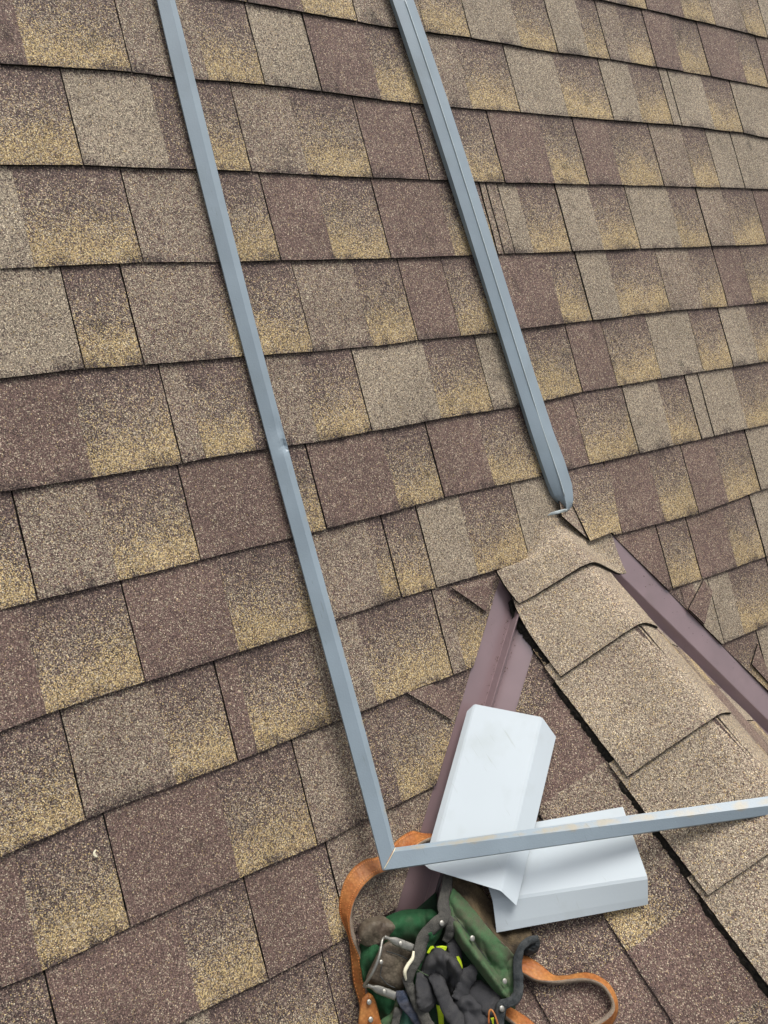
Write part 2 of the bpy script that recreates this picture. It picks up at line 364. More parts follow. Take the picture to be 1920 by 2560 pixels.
def build_courses(O, U, V_, N, rows, fine, step=.008, nt_=13, lift=.0026, rise=.0037):
    VV, FF, MI, CC = [], [], [], []
    O, U, V_, N = map(np.array, (O, U, V_, N))
    for vt, vb, segs, key in rows:
        for (u0, u1, ty, J) in segs:
            if u1-u0 < .003: continue
            fi = fine(.5*(u0+u1), vb(.5*(u0+u1))) or fine(u0, vb(u0)) or fine(u1, vb(u1))
            st = step if fi else .06; nt2 = nt_ if fi else 4
            nc = max(2, int(math.ceil((u1-u0)/st))+1); sl_ = random.uniform(-.003, .003); base = len(VV)
            raise_ = random.uniform(-.0004, .0009); jw = random.uniform(.9, 1.5)*(.0011+.0009*min(2, max(0, u0+.5)))
            ts = [-.14]+list(np.linspace(0, 1, nt2)) if nt2 > 4 else [-.14, 0, .5, 1]
            seed_ = random.random()*50; gx = random.uniform(-.7, .5)
            prevJ = getattr(build_courses, 'pj', False)
            for t in ts:
                for j in range(nc):
                    f = j/(nc-1); u = u0+(u1-u0)*f
                    if J and j == nc-1: u -= max(0, jw+.0009*noise.noise(Vector((t*5, seed_, 0))))
                    if j == 0 and prevJ: u += .0007+.0004*noise.noise(Vector((t*7, seed_, 4)))
                    a, b = vt(u), vb(u)
                    v = a+(b-a)*t
                    if t == 1: v += .0007*noise.noise(Vector((u*160, seed_, 3)))
                    n = lift+raise_+rise*max(t, -.1)+.0007*noise.noise(Vector((u*14, v*14, key)))
                    VV.append(O+U*u+V_*v+N*n)
                    sx = gx*(f-.5)*2*.6+.9*noise.noise(Vector((u*22, v*9, seed_)))
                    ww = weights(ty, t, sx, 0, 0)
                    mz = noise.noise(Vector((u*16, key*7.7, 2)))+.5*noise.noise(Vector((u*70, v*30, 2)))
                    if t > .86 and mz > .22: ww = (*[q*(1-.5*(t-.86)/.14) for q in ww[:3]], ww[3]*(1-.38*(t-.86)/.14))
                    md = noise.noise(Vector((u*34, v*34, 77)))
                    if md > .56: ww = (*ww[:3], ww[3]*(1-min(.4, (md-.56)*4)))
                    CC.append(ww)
            nr = len(ts); FF += grid_faces(nr, nc, base); MI += [0]*((nr-1)*(nc-1))
            def skirt(ids, dep):
                b0 = len(VV)
                for i in ids: VV.append(VV[i]-N*dep); CC.append((.1, .1, 0, .6))
                for q in range(len(ids)-1): FF.append((ids[q], b0+q, b0+q+1, ids[q+1])); MI.append(1)
            skirt([base+(nr-1)*nc+j for j in range(nc)], .0050)
            if J: skirt([base+i*nc+nc-1 for i in range(nr)][::-1], .003)
            if prevJ: skirt([base+i*nc for i in range(nr)], .003)
            build_courses.pj = J
        build_courses.pj = False
    return VV, FF, MI, CC
def clip(o, cuts, drop=.007):
    """keep the side the normal points to"""
    bm = bmesh.new(); bm.from_mesh(o.data)
    for P, nrm, dn in cuts:
        r = bmesh.ops.bisect_plane(bm, geom=bm.verts[:]+bm.edges[:]+bm.faces[:], plane_co=Vector(P), plane_no=Vector(nrm), clear_inner=True)
        if dn is not None:
            ed = [g for g in r['geom_cut'] if isinstance(g, bmesh.types.BMEdge)]
            x = bmesh.ops.extrude_edge_only(bm, edges=ed)
            for v in x['geom']:
                if isinstance(v, bmesh.types.BMVert): v.co -= Vector(dn)*drop
                elif isinstance(v, bmesh.types.BMFace): v.material_index = 1
    bm.to_mesh(o.data); bm.free()
def vis(u, v): return -1.0 < u < 1.95 and -.5 < v < 2.5
roof = thing('house_roof', 'brown and tan asphalt shingle roof slope with a small gabled dormer roof and plum metal valleys', 'roof', W(0, 1.0))
UMIN, UMAX, VTOP, VEAVE = -3.2, 4.6, -2.3, 3.2
rows = []
for k in range(-15, 22):
    rows.append((lambda u, k=k: vline(k-1, u), lambda u, k=k: vline(k, u), row_segs(k, UMIN, UMAX), k))
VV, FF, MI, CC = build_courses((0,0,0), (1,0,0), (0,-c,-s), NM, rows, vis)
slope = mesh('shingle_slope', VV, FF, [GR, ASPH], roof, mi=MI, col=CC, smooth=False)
vdL = np.array([-1, -1, -s/c]); vdL /= np.linalg.norm(vdL); vdR = np.array([1, -1, -s/c]); vdR /= np.linalg.norm(vdR)
pL = np.cross(vdL, NM); pL *= np.sign(pL@np.array([-1, 0, 0])); pR = np.cross(vdR, NM); pR *= np.sign(pR@np.array([1, 0, 0]))
cutv = W(0, VA+.014); dv = np.array([0, -c, -s])
def variant(o, cuts):
    n = o.copy(); n.data = o.data.copy(); S.collection.objects.link(n); clip(n, cuts); return n
cut7 = W(0, 7*E+.0015)
top = variant(slope, [(cutv, -dv, None), (A, (1,0,0), None)]); topl = variant(slope, [(cut7, -dv, None), (A, (-1,0,0), None)]); lef = variant(slope, [(cut7, dv, None), (A, (-1,0,0), None), (A+pL*.0565, pL, NM)]); rig = variant(slope, [(cutv, dv, None), (A, (1,0,0), None), (A+pR*.0755, pR, NM)])
bm = bmesh.new()
for o in (top, topl, lef, rig): bm.from_mesh(o.data)
bm.to_mesh(slope.data); bm.free()
for o in (top, topl, lef, rig): bpy.data.objects.remove(o)
# boards / black underlayment below the shingles
def quad(name, P, mat, parent, thick=.012):
    if np.cross(P[1]-P[0], P[2]-P[0])[2] < 0: P = P[::-1]
    return mesh(name, P, [tuple(range(len(P)))], mat, parent, thick=thick, off=-1)
quad('roof_deck', [W(UMIN, VTOP), W(UMIN, VEAVE), W(UMAX, VEAVE), W(UMAX, VTOP)], ASPH, roof)
# dormer slopes
AMAX = 1.75
def dvis(u, v): return u < 1.2 and v < 1.2
lrows = []
LS = {0:[(-.3,.28,'G',False),(.28,.37,'D',False),(.37,.60,'P',False),(.60,.70,'T',False),(.70,1.9,'P',False)],
      1:[(-.3,.15,'G',False),(.15,.28,'G',False),(.28,.40,'P',False),(.40,.56,'B',False),(.56,.616,'G',False),(.616,.74,'P',False),(.74,.83,'G',False),(.83,1.9,'P',False)],
      2:[(-.3,.40,'G',False),(.40,.615,'D',False),(.615,.80,'P',False),(.80,1.9,'G',False)],
      3:[(-.3,.50,'P',False),(.50,.70,'P',True),(.70,.78,'D',False),(.78,1.9,'P',False)]}
for k in range(0, 12):
    vb0 = .1651+k*E
    sg = [list(x) for x in LS[k]] if k in LS else rand_segs(-.1, 1.9, random.Random(k+99))
    lrows.append((lambda u, v=vb0: v-E+.001*noise.noise(Vector((u*9, v, 0))), lambda u, v=vb0: v+.001*noise.noise(Vector((u*9, v+E, 0))), sg, k+40))
def dormer_slope(N, Vd, U, cutn, name, flip):
    sgrows = lrows
    if flip: sgrows = [(a, b, [(-x1, -x0, t, j) for (x0, x1, t, j) in sg][::-1], k+7) for a, b, sg, k in [(a, b, rand_segs(-.1, 1.9, random.Random(k+7)), k) for a, b, sg, k in lrows]]
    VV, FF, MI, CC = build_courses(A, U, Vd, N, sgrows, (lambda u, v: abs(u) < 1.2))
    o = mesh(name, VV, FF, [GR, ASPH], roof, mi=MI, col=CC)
    clip(o, [(A+cutn, cutn, N), (A+np.array([0, -AMAX, 0]), (0, 1, 0), N)])
    return o
qL = -np.cross(vdL, NL); qL *= -np.sign(qL@(-np.array([1.,0,0]))); qR = np.cross(vdR, NR); qR *= np.sign(qR@(np.array([-1.,0,0])))
qL *= np.sign(qL@np.array([1.,0,0]))
dormer_slope(NL, (-c,0,-s), (0,-1,0), qL*.048, 'dormer_slope', False)
dormer_slope(NR, (c,0,-s), (0,1,0), qR*.052, 'dormer_slope', True)
for N_, sx in ((NL, -1), (NR, 1)):
    P0 = A-N_*.006; L_ = AMAX
    quad('dormer_deck', [P0, P0+np.array([sx*L_, -L_, -L_*s/c]), P0+np.array([0, -L_, 0])][::(1 if sx > 0 else -1)], ASPH, roof)
# W-shaped valley flashings
def flashing(vd, p_, N1, q_, N2, up, seedx):
    VV = []; n = 90
    for i in range(n):
        a = .012+i/(n-1)*2.3; wq = min(.13, .55*a+.004)
        hr = max(0, min(.023, (a-.09)*.4))
        for k, (o1, o2) in enumerate([(p_*.13, N1*.0012), (p_*.008, N1*.0012), (p_*.0008, up*hr), (-p_*.0008, up*hr), (q_*min(.009, wq*.5), N2*.0012), (q_*wq, N2*.0012)]):
            VV.append(A+vd*a+o1+o2*(1+.03*noise.noise(Vector((a*12, k, seedx)))))
    return mesh('valley_flashing', VV, grid_faces(n, 6), PLUM, roof, thick=.0007, off=0)
def fold_line(vd, up, N2, q_, nm):
    mt = paint('fold_highlight_paint', (150,128,130), .4, sc=40)  # paler beads: the folds' bright highlight lines are put into this colour
    for f in (0, 1):
        VV = []
        for i in range(70):
            a = .15+i/69*1.9; hr = max(0, min(.023, (a-.09)*.4)); P = A+vd*a+(up*(hr+.0006) if f == 0 else q_)
            for dx, dz in ((-.0008, -.0002), (0, .0007), (.0008, -.0002)): VV.append(P+np.array([dx, 0, dz]))
        mesh('rib_fold_highlight', VV, grid_faces(70, 3), mt, roof, thick=.0003)
upL = NM+NL; upL /= np.linalg.norm(upL); upR = NM+NR; upR /= np.linalg.norm(upR)
flashing(vdL, pL, NM, qL, NL, upL, 1); flashing(vdR, pR, NM, qR, NR, upR, 2); fold_line(vdL, upL, NL, pL*.0082+NM*.0016, 0); fold_line(vdR, upR, NR, qR*.0092+NR*.0016, 0)
# hip-and-ridge caps, each a bent shingle lapping the next
CAPA = [.105, .258, .436, .615, .775, .92, 1.055, 1.20, 1.345, 1.49, 1.635, 1.78]
def cap_mesh(name, left, right, hfun, nu, nv, kw, mat=GR, tone=(.74, .14, .10, 1.1), kr=.02, kv=.03, th=.0045, taper=0):
    Lc = lin(left, nu); Rc = lin(right, nu); VV = []; CC = []
    for i in range(nu):
        t = i/(nu-1)
        for j in range(nv):
            x, y = Lc[i]+(Rc[i]-Lc[i])*(j/(nv-1))
            x += .0006*noise.noise(Vector((x*200, y*200, 1))); y += .0008*noise.noise(Vector((x*150, y*200, 7)))*(1 if i == nu-1 else 0)
            h = hfun(t)-(taper*max(0, 1-min(j, nv-1-j)/9)*max(0, min(1, (.62-t)/.2)) if taper else 0)+.0007*noise.noise(Vector((x*25, y*25, kw)))
            VV.append(np.array([x, y, zsurf(x, y, kr, kv)+h/c]))
            b = noise.noise(Vector((x*13, y*13, kw+3))); dk = 1 if t < .97 else .85
            if t < .25: dk = .93
            CC.append((tone[0]+.1*b, tone[1]-.12*b, tone[2]+.05*b, tone[3]*dk))
    return mesh(name, VV, grid_faces(nu, nv), [mat, ASPH], roof, col=CC, thick=th, off=-1)
a0 = -.03
for i, a1 in enumerate(CAPA):
    if i == 0: a0 = a1; continue
    hw = .128
    l = [(A[0]-hw, A[1]-a0+.03), (A[0]-hw, A[1]-a1)]; hr_ = .128 if i > 4 else (.085, .085, .083, .083, .09)[i]; r = [(A[0]+hr_, A[1]-a0+.03), (A[0]+hr_, A[1]-a1)]
    hl_ = (.124, .133, .14, .146, .15)[i] if i < 5 else .15; l = [(A[0]-hl_, y_) for _, y_ in l]
    cap_mesh('ridge_cap', l, r, lambda t: .009+.006*t, 30, 70, i*3.1)
    a0 = a1
lp = [(1345,1292),(1335,1340),(1318,1388),(1240,1430),(1262,1470),(1293,1515)]; rp = [(1420,1288),(1470,1325),(1528,1335),(1545,1395),(1556,1425),(1562,1440)]
toxy = lambda L_: [tuple(hitS(x, y, .014, .02, .012)[:2]) for x, y in L_]
cap_mesh('ridge_cap', toxy(lp), toxy(rp), lambda t: .0072+.0115*t, 60, 70, 1.0, kv=.018, taper=.009)
# thick dark under-layers of the ridge caps along their left edge
HLW = (.124, .133, .14, .146, .15)
def ragged(i, aa, bb, hl_):
    VV = []; n = 60
    for j in range(n):
        y = A[1]-(aa+(bb-aa)*j/(n-1)); e = hl_+.0025+.0022*noise.noise(Vector((y*60, i*3., 0)))+.003*noise.noise(Vector((y*190, i*3., 5)))
        for k, (x, h) in enumerate(((e, .0035), (e-.002, .0085), (e-.012, .0075), (hl_-.03, .005))):
            X = A[0]-x; VV.append(np.array([X, y, zsurf(X, y, .004, .006)+(h+.0014*noise.noise(Vector((y*150, k*2., i))))/c]))
    return mesh('ridge_cap_underlayer', VV, grid_faces(n, 4), ASPH, roof, thick=.003, off=-1)
for i in range(0, 7):
    ragged(i, CAPA[i-1] if i else .066, CAPA[i], HLW[min(i, 4)])
# a cut shingle lapping over the head of the first cap
def patch(name, px, ty, h0, h1, kv=.004, J=True):
    """a cut piece of shingle; px = top-left, bottom-left, bottom-right, top-right"""
    tl, bl, br, tr = px; nu, nv = 14, 14; VV = []; CC = []
    for i in range(nu):
        t = i/(nu-1)
        for j in range(nv):
            f = j/(nv-1); a = np.array(tl)+(np.array(tr)-np.array(tl))*f; b = np.array(bl)+(np.array(br)-np.array(bl))*f
            x, y = a+(b-a)*t; VV.append(hitS(x, y, h0+(h1-h0)*t, kv, kv)); CC.append(weights(ty, .12+.8*t, 0, 0, 0))
    return mesh(name, VV, grid_faces(nu, nv), [GR, ASPH], roof, col=CC, thick=.003, off=-1)
patch('cut_shingle', [(1400,1195),(1476,1352),(1552,1322),(1522,1165)], 'G', .0095, .022, kv=.02)
patch('cut_shingle', [(1392,1215),(1405,1290),(1474,1350),(1440,1205)], 'B', .0080, .0175, kv=.02)
patch('cut_shingle', [(1128,1468),(1175,1500),(1216,1530),(1234,1440)], 'P', .0086, .0094)
patch('cut_shingle', [(1080,1710),(1018,1732),(1130,1800),(1148,1735)], 'P', .0086, .0094)
patch('cut_shingle', [(1760,1450),(1722,1522),(1762,1560),(1782,1478)], 'P', .0086, .0094)
patch('cut_shingle', [(1895,1610),(1880,1660),(1925,1710),(1925,1690)], 'P', .0086, .0094)
# the house under the roof, seen only from elsewhere
ex = W(0, VEAVE-.15)
quad('rear_slope', [W(UMIN, VTOP), W(UMAX, VTOP), W(UMAX, VTOP)+np.array([0,3,-3*s/c]), W(UMIN, VTOP)+np.array([0,3,-3*s/c])], ASPH, roof)
y1 = W(0, VEAVE-.4)[1]; z1 = W(0, VEAVE-.4)[2]-.05; y0 = W(0, VTOP)[1]+2.6; zg = -6.0
Vb = [(UMIN+.3, y1, zg), (UMAX-.3, y1, zg), (UMAX-.3, y0, zg), (UMIN+.3, y0, zg), (UMIN+.3, y1, z1), (UMAX-.3, y1, z1), (UMAX-.3, y0, z1-.3), (UMIN+.3, y0, z1-.3)]
mesh('house_wall', Vb, [(0,1,5,4),(1,2,6,5),(2,3,7,6),(3,0,4,7)], SIDING, roof)
ground = mesh('ground', [(-150,-150,zg),(150,-150,zg),(150,150,zg),(-150,150,zg)], [(0,1,2,3)], GRASS); ground['kind'] = 'structure'

# ------------------------------------------------------------------ steel frame and strip
def at(L_, ys):     # sample a px polyline (list of (y,x)) at given ys
    yy = [q[0] for q in L_]; xx = [q[1] for q in L_]; return [float(np.interp(v, yy, xx)) for v in ys]
fr = thing('metal_frame', 'blue-grey steel frame with a mitred corner, its short rail crossing to the dormer ridge', 'frame', hitS(960, 2170, 0))
Lf = [(0,394),(47,403),(100,415),(200,440),(300,465),(429,492),(600,541),(700,564),(889,612),(1121,671),(1294,720),(1381,747),(1489,776.5),(1600,804),(1900,882),(2000,911),(2121,942),(2175,959)]
Cr = [(0,422),(100,451),(200,474),(300,497),(429,524),(600,570),(700,596),(889,645),(1121,700),(1294,747),(1381,783),(1489,812),(1600,838),(1900,914),(2000,945),(2072,966),(2130,984)]
Rt = [(0,437),(100,464),(200,487),(300,511),(429,547),(600,587),(700,610),(889,660),(1121,718),(1294,765),(1381,794),(1489,823.5),(1600,851),(1900,930),(2000,958),(2119,988)]
def smooth_poly(L_, deg=4, ymax=1e9):
    y = np.array([q[0] for q in L_], float); x = np.array([q[1] for q in L_], float); k = y <= ymax
    pf = np.polyfit(y[k]/1000, x[k], deg); out = [(float(v), float(np.polyval(pf, v/1000))) for v in np.linspace(y[0], y[k][-1], 26)]
    return out+[q for q, kk in zip(L_, k) if not kk]
def extend(L_):      # the rail runs on beyond the top of the photograph
    (ya, xa), (yb, xb) = L_[0], L_[2]; return [(ya-160, xa-160*(xb-xa)/(yb-ya))]+L_
Lf, Cr, Rt = [extend(smooth_poly(q)) for q in (Lf, Cr, Rt)]
def rail(name, curves, hs, parent, mat, n=90, stain=None, dent=None, hem=True, planes=None):
    """bent sheet profile: each curve is a px polyline, each hs a height above the roof"""
    VV = []; CC = []; rows_ = []
    for cv, h in zip(curves, hs):
        q = lin(cv, n); rows_.append([hitN(x, y, NM, h(t) if callable(h) else h) for (x, y), t in zip(q, np.linspace(0, 1, n))])
    nc = len(curves); allr = [r for r in rows_]
    for i in range(n):
        for k in range(nc):
            VV.append(allr[k][i]); CC.append((stain(k, i/(n-1)) if stain else 0, 0, 0, 1))
    return VV, CC, nc
def build_rail(name, curves, hs, parent, n=90, stain=None, underl=None, dent=None, sub=3):
    VV, CC, nc = rail(name, curves, hs, parent, STEEL, n, stain)
    # refine across and add the hidden return hem under the first edge
    V2 = []; C2 = []; m_ = (nc-1)*sub+1
    for i in range(n):
        t = i/(n-1); row = [VV[i*nc+k] for k in range(nc)]; cr = [CC[i*nc+k][0] for k in range(nc)]
        if underl is not None: V2.append(row[0]+(row[1]-row[0])*.35-NM*underl); C2.append((0,0,0,1)); V2.append(row[0]-NM*.0035); C2.append((0,0,0,1))
        for k in range(nc-1):
            for q in range(sub):
                f = q/sub; P = row[k]+(row[k+1]-row[k])*f
                if dent: P = P-NM*dent(t, (k+f)/(nc-1))
                V2.append(P); C2.append((cr[k]+(cr[k+1]-cr[k])*f, 0, 0, 1))
        V2.append(row[-1]); C2.append((cr[-1], 0, 0, 1))
    w = m_+(2 if underl is not None else 0)
    return mesh(name, V2, grid_faces(n, w), STEEL, parent, col=C2, thick=.0011, off=-1)
hcor = .042
def hl(base, end): return lambda t: base+(end-base)*max(0, (t-.55)/.45)**1.5
def dent1(t, f):
    return .005*math.exp(-((t-.556)/.006)**2)*math.exp(-((f-.85)/.35)**2)+.003*math.exp(-((t-.538)/.012)**2)*math.exp(-((f-.6)/.4)**2)
ysL = [q[0] for q in Lf]
build_rail('rail', [[(x, y) for y, x in Lf], [(x, y) for y, x in Cr], [(x, y) for y, x in Rt]],
           [hl(.015, hcor+.008), hl(.021, hcor+.012), hl(.017, hcor+.007)], fr, n=260,
           stain=lambda k, t: (0, .12, .5)[k]*max(0, min(1, (t-.55)/.1)) if t > .55 else 0, underl=.012, dent=dent1)
# short rail: from the corner to the ridge, straight in space
def span(px_a, ha, px_b, hb, ext=.25, n=60):
    a = hitN(*px_a, NM, ha); b = hitS(*px_b, hb, .02, .02); b2 = b+(b-a)*ext
    return [a+(b2-a)*t for t in np.linspace(0, 1, n)]
e1 = span((959,2175), hcor+.008, (1920,2037), .014); e2 = span((984,2130), hcor+.012, (1920,2014.5), .020); e3 = span((988,2119), hcor+.007, (1920,1990.5), .016)
V2 = []; C2 = []; n = 60
for i in range(n):
    t = i/(n-1); o0 = np.array([0, 0, -.011])
    V2 += [e1[i]+(e2[i]-e1[i])*.5+o0, e1[i]+np.array([0,0,-.004])]; C2 += [(0,0,0,1)]*2
    for f in (0, .3, .6, .85): V2.append(e1[i]+(e2[i]-e1[i])*f); C2.append(((0, 0, .0, .30)[(0, .3, .6, .85).index(f)], 0, 0, 1))
    for f in (0, .3, .7, 1): V2.append(e2[i]+(e3[i]-e2[i])*f); C2.append(((.45, .62, .58, .35)[(0, .3, .7, 1).index(f)], 0, 0, 1))
mesh('rail', V2, grid_faces(n, 10), STEEL, fr, col=C2, thick=.0011, off=-1)
tube('mitre_seam', [(959,2174,hcor+.0085,.0006),(972,2152,hcor+.0105,.0006),(984,2129,hcor+.0125,.0006),(988,2120,hcor+.0075,.0006)], CREAM, fr, kv=.002, n=12, ns=6)

st = thing('steel_strip', 'loose blue-grey steel strip with a central crease, its cut end above the dormer ridge', 'metal strip', hitS(1417, 1274, 0))
L0 = [(0,973.5),(200,1039.5),(400,1104.7),(700,1201.7),(900,1265),(1080,1321),(1150,1344.6),(1204,1363),(1240,1377),(1258,1394),(1271,1412)]
L1 = [(0,981.7),(200,1050),(400,1115.5),(700,1210),(900,1272),(1080,1329),(1150,1352),(1204,1371),(1240,1386),(1260,1402),(1272,1413)]
C0 = [(0,1012.5),(200,1078.5),(400,1145),(700,1240.5),(900,1299),(1080,1359.7),(1150,1382.6),(1204,1400.7),(1240,1411),(1262,1416),(1274,1417)]
R0 = [(0,1034),(200,1103),(400,1168),(700,1263),(900,1325.6),(1080,1384),(1150,1411),(1204,1427.8),(1240,1440),(1258,1444),(1274,1428)]
L0, L1, C0, R0 = [extend(smooth_poly(q, 3, 1100)) for q in (L0, L1, C0, R0)]
def hd(a, b): return lambda t: a if t < .8 else a+(b-a)*((t-.8)/.2)**2
build_rail('strip_profile', [[(x, y) for y, x in q] for q in (L0, L1, C0, R0)], [hd(.010, .004), hd(.021, .011), hd(.027, .025), hd(.015, .010)], st, n=220)
loft('end_flap', [[(1418,1272,.0275),(1396,1276,.027),(1378,1281,.026)], [(1419,1278,.025),(1393,1285,.024),(1368,1290,.023)]], paint('pale_flap_and_highlight', (172,180,180), .4), st, nu=12, nv=4, thick=.0009, kv=.004)
tube('crease_highlight', [(x+.4, y, .0276 if y < 1000 else .0266, .0010) for y, x in C0[1:-2]], paint('pale_flap_and_highlight', (176,186,188), .4), st, kv=.003, n=80, ns=6)  # bead in a lighter colour, painting the bright highlight along the crease

# ------------------------------------------------------------------ pale sheet metal offcuts
def sheet(o, px, rad=4, name='sheet'): pass
def plane3(p): a, b, d = p; n_ = np.cross(b-a, d-a); return a, n_/np.linalg.norm(n_)
def onp(x, y, pl): d = ray(x, y); return CAM+d*(((pl[0]-CAM)@pl[1])/(d@pl[1]))
def bent(name, rowsP, parent, label=None, n=26):
    """rowsP: list of polylines across the bends (3D), interpolated along their length"""
    VV = []
    k = len(rowsP[0])
    ks = [0]
    for t in np.linspace(0, 1, n):
        r = [rowsP[0][i]+(rowsP[1][i]-rowsP[0][i])*t for i in range(k)]
        out = [r[0]]
        for i in range(k-1):
            a, b = r[i], r[i+1]; L_ = np.linalg.norm(b-a)
            e0 = .0022/L_ if i else 0; e1_ = .0022/L_ if i < k-2 else 0
            for f in (e0, .25, .5, .75, 1-e1_):
                if f > 0 or i == 0: out.append(a+(b-a)*f)
            if i < k-2: pass
            else: out.append(b)
        VV += out; w = len(out)
    return mesh(name, VV, grid_faces(n, w), WHITE, parent, smooth=False, thick=.0009, off=-1)
A1 = thing('sheet_metal_offcut', 'upper pale bent metal piece over the plum valley, pointed at its bottom right corner', 'sheet metal', hitS(1200, 2000, 0), 'pale bent sheet metal pieces under the steel frame')
plA = plane3([hitN(1186,1760,NM,.024), hitN(1070,2172,NM,.056), hitN(1355,1793,NL,.034)])
tA = [onp(1175,1779,plA)-NM*.008, onp(1186,1760,plA), onp(1355,1793,plA), hitN(1390,1842,NL,.011)]
bA = [onp(1067,2165,plA)-NM*.008, onp(1074,2173,plA), onp(1252,2227,plA), hitN(1291,2264,NL,.047)]
bent('folded_sheet', [tA, bA], A1, n=30)
B1 = thing('sheet_metal_offcut', 'lower pale bent metal piece lying across the dormer slope beneath the other one', 'sheet metal', hitS(1450, 2150, 0), 'pale bent sheet metal pieces under the steel frame')
plB = plane3([hitN(1232,2253,NL,.040), hitN(1619,2194,NL,.028), hitN(1557,2017,NL,.010)])
lB = [onp(1180,2083,plB), onp(1232,2253,plB), hitN(1242,2330,NL,.030)]
rB = [onp(1557,2017,plB), onp(1619,2194,plB), hitN(1620,2260,NL,.012)]
bent('folded_sheet', [lB, rB], B1, n=30)

# ------------------------------------------------------------------ tool pouch
tp = thing('tool_pouch', 'worn green canvas tool pouch with grey webbing and tan leather belt, lying open', 'tool pouch', hitS(1100, 2450, 0, .06, .06))
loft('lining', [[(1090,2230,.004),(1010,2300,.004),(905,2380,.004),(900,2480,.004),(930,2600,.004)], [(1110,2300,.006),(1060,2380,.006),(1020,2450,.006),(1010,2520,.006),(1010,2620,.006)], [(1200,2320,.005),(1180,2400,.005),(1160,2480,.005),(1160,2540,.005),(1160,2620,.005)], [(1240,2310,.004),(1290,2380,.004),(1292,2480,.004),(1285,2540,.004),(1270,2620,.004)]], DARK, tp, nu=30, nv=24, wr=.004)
loft('canvas_panel', [[(899,2372,.010),(912,2335,.012),(940,2308,.014),(966,2294,.014),(1004,2279,.014),(1045,2276,.014),(1082,2276,.016)],
                      [(903,2412,.026),(925,2370,.030),(950,2335,.032),(975,2318,.034),(1010,2303,.038),(1050,2297,.036),(1092,2287,.034)],
                      [(905,2440,.024),(930,2405,.028),(958,2360,.028),(985,2345,.032),(1020,2335,.036),(1050,2320,.038),(1098,2295,.036)],
                      [(910,2466,.012),(938,2430,.014),(965,2390,.016),(995,2362,.020),(1033,2362,.022),(1060,2345,.024),(1102,2308,.026)]], GREEN, tp, nu=70, nv=34, wr=.010, wf=38, seed=3)
loft('leather_patch', [[(899,2334,.020),(904,2312,.024),(922,2300,.026),(950,2293,.026),(966,2300,.030),(986,2317,.036)], [(902,2345,.032),(916,2328,.036),(934,2318,.037),(952,2314,.038),(968,2313,.038),(986,2318,.038)], [(902,2352,.026),(918,2362,.030),(938,2361,.034),(955,2354,.036),(970,2338,.037),(986,2319,.036)]], BROWN, tp, nu=40, nv=18, wr=.003, wf=22, seed=15, thick=.003)
tube('seam', [(902,2352,.0275,.0008),(918,2362,.0315,.0008),(938,2361,.0355,.0008),(955,2354,.0375,.0008),(970,2338,.0385,.0008),(986,2319,.0375,.0008)], DBROWN, tp, n=24, ns=6)
dome('leather_panel', [(949,2361),(994,2344),(1033,2369),(1026,2409),(1010,2470),(985,2477),(950,2470),(922,2458),(914,2446),(934,2400)], .032, .047, BROWN, tp, wr=.003, wf=30, pw=.35)
bp_ = [[(966,2378,.045),(998,2388,.0475),(1018,2398,.047)], [(955,2412,.0470),(950,2440,.0460)], [(950,2440,.046),(968,2460,.046),(988,2470,.045)]]
for q in bp_: tube('seam', [(x, y, h+.0015, .0006) for x, y, h in q], WEBD, tp, n=16, ns=6)
tube('hammer_loop', [(961,2342,.050,.0012),(956,2350,.054,.0018),(953,2365,.057,.0021),(948,2390,.061,.0023),(938,2418,.061,.0023),(924,2444,.056,.0021),(910,2464,.046,.0020),(918,2466,.044,.0018)], METAL, tp, n=50)
def plate(pts, w0, w1, h):
    (x0, y0), (x1, y1) = pts; d = np.array([x1-x0, y1-y0]); d = d/np.linalg.norm(d); nrm_ = np.array([-d[1], d[0]])
    L_ = np.linalg.norm(np.array(pts[1])-np.array(pts[0])); cu = []
    for sgn in (-1, 0, 1):
        cu.append([(x0+d[0]*L_*f+nrm_[0]*sgn*w, y0+d[1]*L_*f+nrm_[1]*sgn*w, h+(.0015 if sgn == 0 else 0)) for f, w in ((0, w0*.5), (.18, w0*.6), (.35, w1), (.7, w1*1.1), (1, w1*1.05))])
    loft('loop_bracket', cu, METAL, tp, nu=26, nv=7, thick=.0016)
plate([(961,2342),(1034,2371)], 5, 9, .052); plate([(918,2463),(990,2490)], 5, 9, .047)
for x, y, h, r in ((1002,2359,.0555,.0038),(961,2479,.050,.0038),(953,2405,.056,.0034)): stud(x, y, h, r, METAL, tp)
# lower left canvas with its folded pale seam
loft('canvas_panel', [[(905,2462,.012),(915,2490,.014),(935,2525,.014),(955,2570,.014)], [(940,2470,.026),(955,2500,.028),(965,2530,.026),(975,2570,.026)], [(985,2488,.026),(992,2500,.024),(985,2530,.024),(990,2570,.024)]], GREEN, tp, nu=36, nv=20, wr=.006, wf=26, seed=8)
loft('canvas_fold', [[(990,2498,.030),(978,2530,.032),(955,2548,.032),(945,2565,.030)], [(996,2502,.036),(992,2530,.038),(975,2556,.038),(965,2575,.036)], [(1000,2505,.030),(1000,2540,.030),(990,2562,.030),(985,2580,.03)]], GREEN2, tp, nu=24, nv=10, wr=.003)
loft('teal_pocket', [[(1002,2525,.030),(998,2545,.030),(994,2580,.030)], [(1018,2524,.038),(1018,2550,.040),(1018,2580,.040)], [(1030,2534,.030),(1040,2555,.030),(1050,2580,.030)]], cloth('teal_canvas', (58,104,92), (84,118,96), sc=30, weave=1300), tp, nu=16, nv=12, wr=.002)
